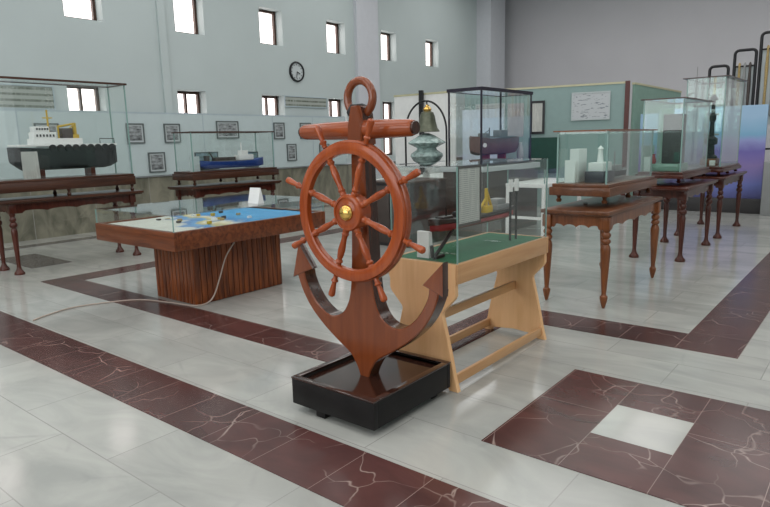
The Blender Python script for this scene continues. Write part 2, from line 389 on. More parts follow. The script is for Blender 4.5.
# ceiling lamps (out of frame, they light the hall)
def lamp(x, y):
    t = thing('ceiling_lamp', 'square white ceiling lamp high above the hall', 'ceiling lamp', (x, y, CEIL-.1), 'square ceiling lamps above the hall')
    MB().box(x-1.6, x+1.6, y-1.6, y+1.6, CEIL-.1, CEIL-.001, .01).build('housing', 'lampwhite', t)
    return t
l0 = lamp(*LAMPS[0])
for x, y in LAMPS[1:]:
    c = copy_tree(l0); c.location = (x, y, CEIL-.1)

# ------------------------------------------------------------------ boards, pictures, clock on the windowed wall
BX = WX+.10
edges = [-1.4, .5, 2.4, 4.3, 6.2, 7.9, 9.8, 11.1, 12.3]
where = ['far left behind the tug case', 'left behind the tug case', 'left end behind the tug case', 'behind the right end of the tug case',
         'left of the blue boat case', 'behind the blue boat case', 'right of the blue boat case', 'behind the ship wheel and anchor ring']
for (a, b), w in zip(zip(edges, edges[1:]), where):
    t = thing('display_board', 'pale blue upright wall board '+w, 'display board', (BX, (a+b)/2, .97), 'pale blue boards along the windowed wall')
    MB().box(BX, BX+.05, a+.012, b-.012, .97, 2.16).build('panel', 'board', t, smooth=False)
    MB().box(BX-.01, BX+.052, a+.012, b-.012, 2.16, 2.19).build('top_rail', 'board_edge', t, smooth=False)
    MB().box(BX-.01, BX+.052, b-.012, b+.012, .97, 2.19).build('side_rail', 'board_edge', t, smooth=False)
def picture(name, label, X, y0, y1, z0, z1, art, frame='frame_grey', fr=.022, cat='picture', group='small framed photographs on the blue wall boards', mount=.03):
    t = thing(name, label, cat, (X, (y0+y1)/2, z0), group)
    f = MB(); f.box(X, X+.025, y0, y1, z0, z0+fr).box(X, X+.025, y0, y1, z1-fr, z1).box(X, X+.025, y0, y0+fr, z0+fr, z1-fr).box(X, X+.025, y1-fr, y1, z0+fr, z1-fr)
    f.build('frame', frame, t, smooth=False)
    if mount: MB().box(X, X+.010, y0+fr, y1-fr, z0+fr, z1-fr).build('mount', 'mat_white', t, smooth=False)
    MB().box(X, X+.014, y0+fr+mount, y1-fr-mount, z0+fr+mount, z1-fr-mount).build('photograph', art, t, smooth=False)
    return t
PX_ = BX+.053
def ph(a, b, c, d, w): picture('framed_photograph', w, PX_, a, b, c, d, 'photo')
ph(6.18, 6.54, 1.60, 1.975, 'grey framed photograph just right of the tug case, upper one')
ph(6.58, 6.94, 1.03, 1.42, 'grey framed photograph hanging low between the tug case and the blue boat case')
ph(6.97, 7.33, 1.60, 1.975, 'grey framed photograph above the left end of the blue boat case')
ph(8.22, 8.80, 1.67, 2.04, 'wide grey framed photograph above the middle of the blue boat case')
ph(9.82, 10.15, 1.64, 2.02, 'narrow grey framed photograph above the right end of the blue boat case')
ph(10.66, 11.03, 1.64, 2.02, 'grey framed photograph left of the anchor stock tip')
ph(10.20, 10.50, 1.12, 1.52, 'small grey framed photograph hanging low left of the ship wheel')
ph(11.30, 11.65, 1.12, 1.50, 'small grey framed photograph seen through the top of the ship wheel')
ph(4.55, 4.95, 1.565, 1.965, 'grey framed photograph seen through the tug case')
# wide frieze pictures above the boards
picture('frieze_panel', 'long low panel of rope coloured ornaments between two lower windows', WX+.004, 10.33, 11.78, 2.40, 2.66, 'frieze', 'board_edge', .02, 'wall panel', None, 0)
picture('frieze_panel', 'long pale wall panel with small green marks seen through the tug case', WX+.004, 3.75, 5.0, 2.20, 2.60, 'frieze', 'board_edge', .02, 'wall panel', None, 0)
# clock
ck = thing('wall_clock', 'round wall clock with dark rim and white face between window rows', 'clock', (WX, 10.78, 3.24))
c = (WX, 10.78, 3.24)
ring = [(0, .0)]
MB().lathe([(.24, 0), (.245, .02), (.235, .04), (.205, .045), (.205, .02), (.2, .01)], c, (1, 0, 0), 32).build('rim', 'black', ck)
MB().lathe([(.202, .0), (.202, .018)], c, (1, 0, 0), 32).build('face', 'mat_white', ck)
for k in range(12):
    a = k*PI/6; y, z = c[1]+.165*math.sin(a), c[2]+.165*math.cos(a); MB().box(c[0]+.018, c[0]+.022, y-.010, y+.010, z-.012, z+.012).build('hour_mark', 'black', ck)
MB().tube([(c[0]+.03, c[1], c[2]), (c[0]+.03, c[1]+.10, c[2]-.05)], .009, 6).build('hour_hand', 'black', ck)
MB().tube([(c[0]+.036, c[1], c[2]), (c[0]+.036, c[1]-.03, c[2]-.15)], .007, 6).build('minute_hand', 'black', ck)

# ------------------------------------------------------------------ turned-leg tables
def turned(style, h):
    if style == 'oak':   # bun foot, taper up to a vase, beads, square block
        return [(.010, 0), (.016, .012), (.026, .05), (.034, .085), (.034, .105), (.022, .118), (.020, .13), (.026, .20), (.036, .36), (.042, .47), (.044, .52), (.036, .55), (.028, .562), (.040, .575), (.043, .588), (.040, .60), (.028, .612), (.038, .625), (.042, .64), (.038, .655), (.027, .668), (.036, .68), (.036, .69)]
    return [(.058, 0), (.060, .018), (.052, .032), (.036, .05), (.026, .075), (.023, .11), (.027, .22), (.034, .40), (.037, .49), (.030, .515), (.026, .525), (.042, .54), (.047, .56), (.042, .58), (.027, .592), (.036, .605), (.040, .62), (.036, .635), (.026, .65), (.034, .665), (.034, .69)]
def turned_table(name, label, x0, x1, y0, y1, h, style, mats, over=.07, group=None):
    t = thing(name, label, 'table', ((x0+x1)/2, (y0+y1)/2, 0), group)
    leg_m, top_m = mats
    MB().box(x0-over, x1+over, y0-over*1.6, y1+over*1.6, h-.035, h, .008).box(x0-over+.02, x1+over-.02, y0-over*1.6+.02, y1+over*1.6-.02, h-.05, h-.035, .004).build('table_top', top_m, t)
    k = (h-.05-.11)/.69
    for x in (x0, x1):
        for y in (y0, y1):
            MB().lathe([(r, z*k) for r, z in turned(style, h)], (x, y, 0), seg=18).box(x-.04, x+.04, y-.04, y+.04, h-.05-.112, h-.05, .004).build('leg', leg_m, t)
    # scalloped aprons
    def apron(L):
        n = 40; pts = [(0, h-.05), (L, h-.05)]
        for i in range(n+1):
            u = 1-i/n; s = abs(math.sin(u*PI*4))**.7*.022
            pts.append((u*L, h-.05-.105+s if .06 < u < .94 else h-.05-.115))
        return pts
    for x in (x0, x1):
        MB().prism([(y0+.04+a*(y1-y0-.08)/1., b) for a, b in apron(1)], x-.012, x+.012, 'YZ').build('apron', leg_m, t, smooth=False)
    for y in (y0, y1):
        MB().prism([(x0+.04+a*(x1-x0-.08)/1., b) for a, b in apron(1)], y-.012, y+.012, 'XZ').build('apron', leg_m, t, smooth=False)
    return t
# ------------------------------------------------------------------ glass cases
def glass_case(name, label, x0, x1, y0, y1, z0, z1, plinth=None, feet=0, top=None, corner=None, base_m='oak', g='glass', cap=.03, over=.02, corner_m='edge', corner_w=.012, group=None, lid_glass=False, pm=.05):
    """plinth: height below z0; feet: height of little feet below the plinth"""
    zb = z0-(plinth or 0)-feet
    t = thing(name, label, 'display case', ((x0+x1)/2, (y0+y1)/2, zb), group)
    if plinth:
        p = MB(); p.box(x0-pm, x1+pm, y0-pm, y1+pm, z0-plinth, z0-.03, .008).box(x0-pm*.6, x1+pm*.6, y0-pm*.6, y1+pm*.6, z0-.03, z0, .006)
        p.build('plinth', base_m, t)
    if feet:
        for x in (x0+.02, x1-.02):
            for y in ([y0+.02, (y0+y1)/2, y1-.02]):
                MB().lathe([(.02, 0), (.028, feet*.3), (.015, feet*.6), (.026, feet+.002)], (x, y, zb), seg=12).build('foot', base_m, t)
    w = .005
    MB().box(x0, x1, y0, y0+w, z0, z1).build('pane', g, t, smooth=False)
    MB().box(x0, x1, y1-w, y1, z0, z1).build('pane', g, t, smooth=False)
    MB().box(x0, x0+w, y0+w, y1-w, z0, z1).build('pane', g, t, smooth=False)
    MB().box(x1-w, x1, y0+w, y1-w, z0, z1).build('pane', g, t, smooth=False)
    if lid_glass: MB().box(x0, x1, y0, y1, z1, z1+w).build('pane', g, t, smooth=False)
    e = corner_w
    for x in (x0, x1-e):
        for y in (y0, y1-e): MB().box(x-.001, x+e+.001, y-.001, y+e+.001, z0, z1).build('corner_strip', corner_m, t, smooth=False)
    if top:
        f = MB(); o = over; u = z1+(w if lid_glass else 0); tw = .045
        f.box(x0-o, x1+o, y0-o, y0-o+tw, u, u+cap).box(x0-o, x1+o, y1+o-tw, y1+o, u, u+cap)
        f.box(x0-o, x0-o+tw, y0-o+tw, y1+o-tw, u, u+cap).box(x1+o-tw, x1+o, y0-o+tw, y1+o-tw, u, u+cap)
        f.build('top_frame', top, t, smooth=False)
        if not lid_glass: MB().box(x0-o+tw, x1+o-tw, y0-o+tw, y1+o-tw, u+.005, u+.010).build('top_pane', g, t, smooth=False)
    return t

# ------------------------------------------------------------------ ship models
def hull_mesh(mb, cx, y0, y1, zk, zd, w, sheer=.03, bow='max', fine=.35, n=14):
    """hull along Y, bow at y0 or y1"""
    secs = []
    for i in range(n+1):
        u = i/n; y = y0+(y1-y0)*u; s = u if bow == 'max' else 1-u
        f = 1.0 if s < 1-fine else max(.03, max(0, math.cos((s-(1-fine))/fine*PI/2))**.7)
        if s < .12: f *= .72+.28*s/.12
        hw = w/2*f; top = zd+sheer*(2*s-1)**2+(.6*sheer if s > .8 else 0)*(s-.8)/.2
        kz = zk+(zd-zk)*(.25*(max(0, s-.85)/.15)**2)+(zd-zk)*(.3*(max(0, .1-s)/.1)**2)
        secs.append([(cx-hw, y, top), (cx-hw*.97, y, zk+(zd-zk)*.5), (cx-hw*.72, y, kz+(zd-zk)*.08), (cx, y, kz), (cx+hw*.72, y, kz+(zd-zk)*.08), (cx+hw*.97, y, zk+(zd-zk)*.5), (cx+hw, y, top)])
    mb.loft(secs); return mb

# =================================================================== the anchor
AX, AY = -2.25, 2.60
an = thing('wooden_anchor', 'varnished brown wooden anchor taller than the tables on black tray base', 'anchor', (AX, AY, 0))
def sp_(pts, n=6):   # Catmull-Rom through open points
    out = []
    P = [pts[0]]+pts+[pts[-1]]
    for i in range(1, len(P)-2):
        for k in range(n):
            t = k/n; a, b, c, d = P[i-1], P[i], P[i+1], P[i+2]
            out.append(tuple(.5*((2*b[j])+(-a[j]+c[j])*t+(2*a[j]-5*b[j]+4*c[j]-d[j])*t*t+(-a[j]+3*b[j]-3*c[j]+d[j])*t**3) for j in (0, 1)))
    out.append(pts[-1]); return out
AF, AB = 2.548, 2.648
outerR = sp_([(.030, .165), (.042, .20), (.062, .24), (.105, .295), (.20, .355), (.31, .43), (.41, .52), (.475, .61), (.515, .70), (.525, .745)])
innerR = sp_([(.462, .765), (.452, .70), (.405, .615), (.345, .55), (.265, .505), (.185, .515), (.125, .57), (.088, .67), (.070, .85)])
shR = [(.054, 1.20), (.046, 1.50), (.044, 1.60), (.042, 1.66), (.028, 1.70)]
shL = [(-x, z) for x, z in shR][::-1]
outerL = [(-x, z) for x, z in outerR][::-1]; innerL = [(-x, z) for x, z in innerR][::-1]
loop = outerR+innerR+shR+shL+innerL+outerL
MB().prism([(AX+x, z) for x, z in loop], AF, AB, 'XZ', .006).build('shank_and_arms', 'anchor', an)
for fl in ([(.425, .772), (.467, .757), (.510, .742), (.556, .722), (.556, .905)], [(-.385, .770), (-.430, .752), (-.49, .728), (-.556, .700), (-.495, .912)]):
    MB().prism([(AX+x, z) for x, z in fl], AF-.006, AF+.045, 'XZ', .005).build('fluke', 'anchor', an)
# stock: round bar slightly fatter at the shank, end grain
st = MB(); st.lathe([(.030, -.405), (.038, -.403), (.044, -.38), (.050, -.2), (.052, 0), (.050, .2), (.044, .38), (.038, .398), (.030, .40)], (AX-.04, 2.585, 1.578), (1, 0, 0), 24)
st.build('stock', 'anchor_x', an)
for e_, d_ in ((.40, .012), (-.405, -.010)): MB().lathe([(.034, 0), (.034, .012)], (AX-.04+e_-(0 if e_ > 0 else .012), 2.585, 1.578), (1, 0, 0), 20).build('stock_end_cap', 'anchor_dark', an)
st2 = MB(); st2.prism([(AX+a_, b_) for a_, b_ in [(-.052, 1.50), (.052, 1.50), (.050, 1.60), (.036, 1.66), (.022, 1.705), (-.022, 1.705), (-.036, 1.66), (-.050, 1.60)]], 2.528, 2.655, 'XZ', .008); st2.build('stock_collar', 'anchor', an)
# ring through the shank head
rg = MB(); pts = [(AX-.012+.090*math.sin(a), 2.60, 1.748+.092*math.cos(a)) for a in [2*PI*k/36 for k in range(36)]]
rg.tube(pts, .023, 14, True).build('ring', 'anchor', an)
MB().tube([(AX-.035, 2.56, 1.640), (AX-.045, 2.545, 1.675), (AX-.03, 2.55, 1.70), (AX+.0, 2.60, 1.705), (AX+.01, 2.65, 1.69)], .015, 10).build('shackle_lashing', 'black', an)
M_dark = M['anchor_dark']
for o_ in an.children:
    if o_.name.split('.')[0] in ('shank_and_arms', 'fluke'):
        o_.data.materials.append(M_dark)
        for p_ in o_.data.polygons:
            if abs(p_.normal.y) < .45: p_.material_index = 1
# tray-like base
tx0, tx1, ty0, ty1 = -2.54, -1.930, 2.25, 2.968
b = MB(); w = .035; zb, zt = .045, .195
b.box(tx0, tx1, ty0, ty0+w, zb, zt, .004).box(tx0, tx1, ty1-w, ty1, zb, zt, .004).box(tx0, tx0+w, ty0+w, ty1-w, zb, zt, .004).box(tx1-w, tx1, ty0+w, ty1-w, zb, zt, .004)
base = b.build('base_box', 'blackwood', an)
MB().box(tx0+w, tx1-w, ty0+w, ty1-w, zb+.01, zt-.018).build('base_top', 'traytop', an, smooth=False)
lip = MB(); l = .036
lip.box(tx0-.003, tx1+.003, ty0-.003, ty0+l, zt, zt+.010, .003).box(tx0-.003, tx1+.003, ty1-l, ty1+.003, zt, zt+.010, .003).box(tx0-.003, tx0+l, ty0+l, ty1-l, zt, zt+.010, .003).box(tx1-l, tx1+.003, ty0+l, ty1-l, zt, zt+.010, .003)
lip.build('base_lip', 'traytop', an)
for x, y in ((tx0+.20, ty0+.05), (tx1-.14, ty0+.18), (tx0+.08, ty1-.08), (tx1-.08, ty1-.10)):
    MB().box(x-.035, x+.035, y-.03, y+.03, 0, .05, .006).build('base_foot', 'blackwood', an)

# =================================================================== the ship's wheel
HX, HZ = -2.235, 1.140
HY = 2.46
wh = thing('ship_wheel', "orange varnished ship's wheel with eight turned spokes and a brass hub", 'ship wheel', (HX, HY, HZ))
# felloe ring, stepped section
def ring_lathe(prof, c, seg=72):
    t = bmesh.new(); R = []
    for k in range(seg):
        a = 2*PI*k/seg
        R.append([t.verts.new((c[0]+r*math.cos(a), c[1]+d, c[2]+r*math.sin(a))) for r, d in prof])
    n = len(prof)
    for k in range(seg):
        A, B = R[k], R[(k+1) % seg]
        for i in range(n): t.faces.new((A[i], A[(i+1) % n], B[(i+1) % n], B[i]))
    return t
c = (HX, HY, HZ)
mb = MB(); mb._add(ring_lathe([(.312, -.010), (.315, -.018), (.327, -.023), (.356, -.023), (.375, -.018), (.377, -.010), (.377, .006), (.372, .022), (.322, .022), (.312, .014)], c)); mb.build('rim', 'cherry', wh)
mb = MB(); mb._add(ring_lathe([(.374, .002), (.385, .006), (.387, .012), (.387, .034), (.382, .042), (.345, .042), (.340, .026), (.374, .026)], c)); mb.build('rim_backing_ring', 'anchor_x', wh)
MB().lathe([(.098, .060), (.100, .0), (.100, -.022), (.094, -.030), (.082, -.032), (.080, -.027), (.055, -.027), (.050, -.030)], c, (0, 1, 0), 40).build('hub', 'cherry', wh)
MB().lathe([(.042, -.026), (.046, -.030), (.045, -.038), (.038, -.048), (.026, -.057), (.010, -.061)], c, (0, 1, 0), 28).build('hub_cap', 'brass', wh)
OFF = math.radians(26)
prof_in = [(.018, .095), (.020, .11), (.016, .118), (.021, .128), (.016, .138), (.015, .16), (.019, .20), (.021, .225), (.018, .262), (.013, .280), (.020, .288), (.022, .296), (.015, .305), (.018, .316)]
prof_out = [(.013, .384), (.014, .405), (.020, .412), (.021, .418), (.013, .426), (.014, .44), (.018, .475), (.020, .495), (.019, .508), (.011, .516)]
for k in range(8):
    a = OFF+k*PI/4
    d = (math.cos(a), 0, math.sin(a))
    s = MB().lathe([(r, h) for r, h in prof_in], c, d, 14).build('spoke', 'cherry', wh)
    MB().lathe([(r, h) for r, h in prof_out], c, d, 14).build('handle', 'cherry', wh)
# axle between wheel and shank
MB().lathe([(.03, .05), (.03, .10)], c, (0, 1, 0), 16).build('axle', 'black', wh)

# =================================================================== beech display table with green felt and its glass case
bx0, bx1, by0, by1, bz = -2.42, -1.905, 3.01, 4.27, .79
bt = thing('beech_display_table', 'pale beech display table with hourglass end panels and green felt top', 'table', ((bx0+bx1)/2, (by0+by1)/2, 0))
f = MB()
f.box(bx0, bx1, by0, by0+.03, bz-.12, bz, .004).box(bx0, bx1, by1-.03, by1, bz-.12, bz, .004).box(bx0, bx0+.03, by0+.03, by1-.03, bz-.12, bz, .004).box(bx1-.03, bx1, by0+.03, by1-.03, bz-.12, bz, .004)
f.build('top_frame', 'beech_y_shaded', bt)
MB().box(bx0+.03, bx1-.03, by0+.03, by1-.03, bz-.05, bz-.002).build('felt_top', 'felt', bt, smooth=False)
cxm = (bx0+bx1)/2
half = [(.245, bz-.121), (.247, .60), (.235, .575), (.155, .49), (.150, .47), (.155, .45), (.185, .33), (.215, .20), (.235, .10), (.262, 0), (.20, 0), (.18, .03), (0, .045)]
out = [(cxm+x, z) for x, z in half]+[(cxm-x, z) for x, z in half[::-1][1:]]
for y in (by0-.005, by1-.035):
    MB().prism(out, y, y+.035, 'XZ', .003).build('end_panel', 'beech', bt)
MB().prism([(cxm+x, z) for x, z in [(.247, bz-.001), (.247, bz-.13), (-.247, bz-.13), (-.247, bz-.001)]], by0-.006, by0, 'XZ').build('front_apron', 'beech', bt, smooth=False)
MB().box(cxm-.012, cxm+.012, by0+.03, by1-.035, .37, .43, .003).build('rail', 'beech_y_shaded', bt)
for x in (cxm+.222, cxm-.222):
    MB().box(x-.012, x+.012, by0+.03, by1-.035, .035, .095, .003).build('rail', 'beech_y_shaded', bt)
glass_case('glass_case', 'frameless clear glass case on the beech table with green felt', bx0+.01, bx1-.01, by0+.02, by1-.02, bz, 1.36, lid_glass=True, corner_w=.006)
# sheet standing inside the case
tag(MB().box(-1.945, -1.940, 3.085, 3.325, 1.02, 1.345).build('framed_text_sheet', 'text', None, False, loc=(-1.94, 3.2, 1.02)), 'grey framed text sheet fixed inside the long side of the green felt case', 'text sheet')
o = bpy.data.objects['framed_text_sheet']
fr = MB(); fr.box(-1.947, -1.937, 3.07, 3.085, 1.005, 1.36).box(-1.947, -1.937, 3.325, 3.34, 1.005, 1.36).box(-1.947, -1.937, 3.085, 3.325, 1.005, 1.02).box(-1.947, -1.937, 3.085, 3.325, 1.345, 1.36)
fr.build('frame', 'cabbrown', o, smooth=False)
# ship model with red hull
sm = thing('ship_model', 'model ship with red hull on two black posts in the green felt case', 'ship model', (-2.17, 3.6, bz))
hull_mesh(MB(), -2.17, 3.12, 4.10, .945, .985, .17, .012, 'min', .3).build('hull', 'hullred', sm)
hull_mesh(MB(), -2.17, 3.10, 4.11, .986, 1.015, .175, .012, 'min', .3).build('upper_hull', 'greydark', sm)
MB().box(-2.22, -2.12, 3.88, 4.06, 1.01, 1.05, .004).box(-2.21, -2.13, 3.90, 4.02, 1.05, 1.09, .004).build('deck_house', 'grey', sm)
MB().tube([(-2.13, 3.74, 1.01), (-2.13, 3.74, 1.18)], .012, 8).tube([(-2.13, 3.74, 1.17), (-2.13, 3.82, 1.03)], .010, 8).tube([(-2.15, 3.66, 1.02), (-2.13, 3.75, 1.12)], .010, 8).box(-2.17, -2.10, 3.70, 3.78, 1.0, 1.06, .003).build('deck_crane', 'yellow', sm)
MB().box(-2.2, -2.14, 3.22, 3.34, 1.0, 1.035, .004).box(-2.19, -2.15, 3.40, 3.50, 1.0, 1.05, .004).tube([(-2.17, 3.3, 1.0), (-2.17, 3.3, 1.09)], .006, 6).build('deck_gear', 'black', sm)
for y in (3.98, 4.07):
    p = MB().tube([(-2.07, y, bz), (-2.07, y, 1.22)], .009, 8).build('stand_post', 'black', sm)
    MB().tube([(-2.07, y, 1.14), (-2.07, y, 1.225)], .016, 8).build('post_cap', 'white', p)
MB().box(-2.24, -2.10, 3.30, 3.33, bz-.001, .95).box(-2.24, -2.10, 3.88, 3.91, bz-.001, .95).build('cradle', 'glass', sm, smooth=False)
# small anchor leaning at the bow
sa = thing('model_anchor', 'small black model anchor leaning under the bow of the red hulled model', 'model anchor', (-2.12, 3.08, bz))
MB().tube([(-2.12, 3.08, .80), (-2.12, 3.30, .95)], .012, 8).tube([(-2.12, 3.06, .88), (-2.12, 3.07, .81), (-2.12, 3.11, .80), (-2.12, 3.19, .80)], .012, 8).build('shank', 'black', sa)
tag(MB().prism([(3.10, bz), (3.15, bz), (3.135, .955), (3.105, .955)], -2.26, -2.17, 'YZ').build('name_card', 'paper', None, False, loc=(-2.2, 3.12, bz)), 'small white name card standing at the left end of the green felt', 'name card')

# =================================================================== relief map table
mx0, mx1, my0, my1 = -6.14, -4.75, 2.95, 4.82
mt = thing('relief_map_table', 'big low red brown table with slatted pedestal and relief map under glass', 'map table', ((mx0+mx1)/2, (my0+my1)/2, 0))
f = MB(); w = .05
f.box(mx0, mx1, my0, my0+w, .61, .78, .005).box(mx0, mx1, my1-w, my1, .61, .78, .005).box(mx0, mx0+w, my0+w, my1-w, .61, .78, .005).box(mx1-w, mx1, my0+w, my1-w, .61, .78, .005).box(mx0+w, mx1-w, my0+w, my1-w, .62, .66)
f.build('top_frame', 'mapwood', mt)
px0, px1, py0, py1 = -5.74, -5.06, 3.33, 4.42
MB().box(px0+.01, px1-.01, py0+.01, py1-.01, .0, .615).build('pedestal', 'mapwood', mt, smooth=False)
s = MB(); k = 11
for i in range(k):
    a = px0+(px1-px0)*i/k; b_ = px0+(px1-px0)*(i+1)/k
    s.box(a+.003, b_-.003, py0-.006, py0+.012, .004, .61, .005).box(a+.003, b_-.003, py1-.012, py1+.006, .004, .61, .005)
k = 17
for i in range(k):
    a = py0+(py1-py0)*i/k; b_ = py0+(py1-py0)*(i+1)/k
    s.box(px1-.012, px1+.006, a+.003, b_-.003, .004, .61, .005).box(px0-.006, px0+.012, a+.003, b_-.003, .004, .61, .005)
s.build('pedestal_slats', 'slat', mt)
# relief surface
t = bmesh.new(); nx, ny = 44, 62
from mathutils import noise
V = []
for i in range(nx+1):
    for j in range(ny+1):
        u, v = i/nx, j/ny
        h = max(0, noise.noise(Vector((u*4+3, v*5+1, .3)))*.05+noise.noise(Vector((u*13, v*16, 2)))*.02)*(1-.6*v) if 0 < i < nx and 0 < j < ny else 0
        V.append(t.verts.new((mx0+w+(mx1-mx0-2*w)*u, my0+w+(my1-my0-2*w)*v, .765+h)))
for i in range(nx):
    for j in range(ny):
        a = i*(ny+1)+j; t.faces.new((V[a], V[a+ny+1], V[a+ny+2], V[a+1]))
ex = bmesh.ops.extrude_face_region(t, geom=t.faces[:])
for v in [g for g in ex['geom'] if isinstance(g, bmesh.types.BMVert)]: v.co.z = .66
mb = MB(); mb._add(t); mb.build('relief_map', 'relief', mt)
g = MB(); e = .006; gx0, gx1, gy0, gy1 = mx0+.01, mx1-.01, my0+.01, my1-.01
g.box(gx0, gx1, gy0, gy0+e, .78, .92).box(gx0, gx1, gy1-e, gy1, .78, .92).box(gx0, gx0+e, gy0+e, gy1-e, .78, .92).box(gx1-e, gx1, gy0+e, gy1-e, .78, .92)
gc = g.build('glass_cover', 'glass', mt, smooth=False)
MB().box(gx0, gx1, gy0, gy1, .92, .927).build('cover_sheet', 'glass', mt, smooth=False)
for x in (gx0, gx1-e):
    for y in (gy0, gy1-e): MB().box(x-.001, x+e+.001, y-.001, y+e+.001, .78, .92).build('cover_corner', 'edge', mt, smooth=False)
# little buildings on the map
for i in range(16):
    x = random.uniform(mx0+.35, mx1-.12); y = random.uniform(my0+.4, my1-.5); h = random.uniform(.012, .03)
    MB().box(x-.014, x+.014, y-.02, y+.02, .775, .785+h*.7).build('map_block', ('ochre', 'yellow', 'paper', 'cabbrown')[i % 4], mt, smooth=False)
card = MB().prism([(4.02, .9275), (4.10, .9275), (4.065, 1.085), (4.06, 1.085)], -5.06, -4.90, 'YZ')
tag(card.build('tent_card', 'paper', None, False, loc=(-4.98, 4.06, .927)), 'folded white card standing on the glass of the relief map table', 'card')
# cord from the table down to the floor
cp = [(-4.80, 3.62, .60), (-4.92, 3.60, .45), (-4.98, 3.56, .25), (-5.01, 3.50, .08), (-5.02, 3.42, .014), (-5.06, 3.29, .010), (-5.4, 3.22, .010), (-5.72, 3.12, .010), (-5.90, 2.88, .010), (-6.0, 2.57, .010), (-5.92, 2.3, .010), (-5.85, 2.16, .010)]
cs = []
P = [Vector(p) for p in cp]; P = [P[0]]+P+[P[-1]]
for i in range(1, len(P)-2):
    for k in range(6):
        t_ = k/6; a, b_, c_, d_ = P[i-1], P[i], P[i+1], P[i+2]
        cs.append(.5*((2*b_)+(-a+c_)*t_+(2*a-5*b_+4*c_-d_)*t_*t_+(-a+3*b_-3*c_+d_)*t_**3))
cs.append(P[-1])
tag(MB().tube(cs, .007, 8).build('power_cord', 'cream_cord', None, True, loc=(-5.0, 3.4, 0)), 'pale cord hanging from the relief map table and trailing over the floor', 'cord')

# =================================================================== left table with the tug model
turned_table('turned_leg_table', 'long dark table with turned legs carrying the tug model case at left edge', -8.75, -8.27, 2.97, 4.53, .92, 'pad', ('mahog', 'walnut'), .09)
glass_case('glass_case', 'tall glass case with brown top frame over the tug model', -8.70, -8.24, 2.78, 4.57, 1.16, 2.36, pm=.02, plinth=.15, feet=.09, top='walnut', base_m='walnut', corner_w=.012, cap=.025)
tg = thing('tug_model', 'model barge with black hull, white cabins and yellow crane', 'ship model', (-8.47, 3.7, 1.16))
hull_mesh(MB(), -8.47, 3.12, 4.48, 1.26, 1.53, .30, .025, 'max', .16).build('hull', 'hullblack', tg)
MB().box(-8.625, -8.315, 3.14, 4.42, 1.56, 1.585, .006).build('deck', 'white', tg)
for i in range(9):
    y = 3.56+i*.098
    MB().lathe([(.020, 0), (.046, .002), (.046, .018), (.020, .020)], (-8.322, y, 1.535), (1, 0, 0), 18).build('tyre_fender', 'hullblack', tg)
MB().box(-8.57, -8.37, 3.36, 3.98, 1.585, 1.66, .008).box(-8.55, -8.39, 3.38, 3.66, 1.66, 1.74, .008).box(-8.54, -8.40, 3.40, 3.58, 1.74, 1.81, .006).build('white_cabins', 'white', tg)
for i in range(5): MB().box(-8.402, -8.396, 3.42+i*.032, 3.44+i*.032, 1.765, 1.79).build('cabin_window', 'black', tg, smooth=False)
for i in range(6): MB().box(-8.392, -8.386, 3.41+i*.04, 3.43+i*.04, 1.68, 1.71).build('cabin_window', 'black', tg, smooth=False)
MB().tube([(-8.47, 3.60, 1.74), (-8.47, 3.60, 2.02)], .012, 8).tube([(-8.47, 3.54, 1.92), (-8.47, 3.66, 1.92)], .008, 6).box(-8.52, -8.42, 3.82, 3.96, 1.66, 1.71).tube([(-8.47, 3.72, 1.66), (-8.47, 3.72, 1.82)], .012, 8).tube([(-8.47, 3.93, 1.66), (-8.47, 3.93, 1.86)], .026, 10).tube([(-8.47, 3.72, 1.81), (-8.47, 3.93, 1.85)], .014, 8).tube([(-8.44, 3.74, 1.70), (-8.44, 3.92, 1.84)], .008, 6).build('crane', 'yellow', tg)
MB().box(-8.53, -8.41, 3.74, 3.88, 1.66, 1.79, .01).build('winch_house', 'cabbrown', tg)
MB().tube([(-8.35, 4.20, 1.585), (-8.35, 4.20, 1.65), (-8.35, 4.40, 1.65), (-8.35, 4.40, 1.585)], .006, 6).build('stern_rail', 'black', tg)
MB().box(-8.56, -8.38, 3.40, 3.46, 1.16, 1.30).box(-8.56, -8.38, 4.05, 4.11, 1.16, 1.30).build('cradle', 'mahog', tg, smooth=False)
tag(MB().prism([(3.16, 1.162), (3.36, 1.162), (3.355, 1.50), (3.165, 1.50)], -8.292, -8.284, 'YZ').build('text_card', 'text', None, False, loc=(-8.29, 3.26, 1.162)), 'white text card leaning inside the front glass of the tug case', 'card')

# =================================================================== second table on the left with the blue boat
turned_table('turned_leg_table', 'long dark table with turned legs carrying the blue boat case below the windows', -8.75, -8.27, 5.60, 7.12, .90, 'pad', ('mahog', 'walnut'), .09)
glass_case('glass_case', 'long low glass case with thin dark top frame over the blue boat', -8.70, -8.24, 5.55, 7.17, 1.13, 1.72, plinth=.13, feet=.08, top='walnut', base_m='walnut', cap=.018)
bb = thing('boat_model', 'long blue hulled boat model with white cabin and mast', 'ship model', (-8.47, 6.5, 1.13))
hull_mesh(MB(), -8.47, 5.78, 7.12, 1.15, 1.26, .26, .03, 'max', .3).build('hull', 'hullblue', bb)
MB().box(-8.56, -8.38, 5.85, 6.85, 1.258, 1.275, .004).build('deck', 'deck', bb)
MB().box(-8.54, -8.40, 6.56, 6.86, 1.275, 1.36, .008).box(-8.52, -8.42, 6.62, 6.76, 1.36, 1.43, .006).tube([(-8.47, 6.66, 1.42), (-8.47, 6.66, 1.56)], .010, 8).build('white_cabin', 'white', bb)
MB().box(-8.52, -8.42, 6.1, 6.5, 1.275, 1.33, .006).tube([(-8.47, 6.1, 1.3), (-8.47, 6.02, 1.42)], .01, 8).box(-8.5, -8.44, 5.93, 6.0, 1.27, 1.36).build('deck_gear', 'cabbrown', bb)
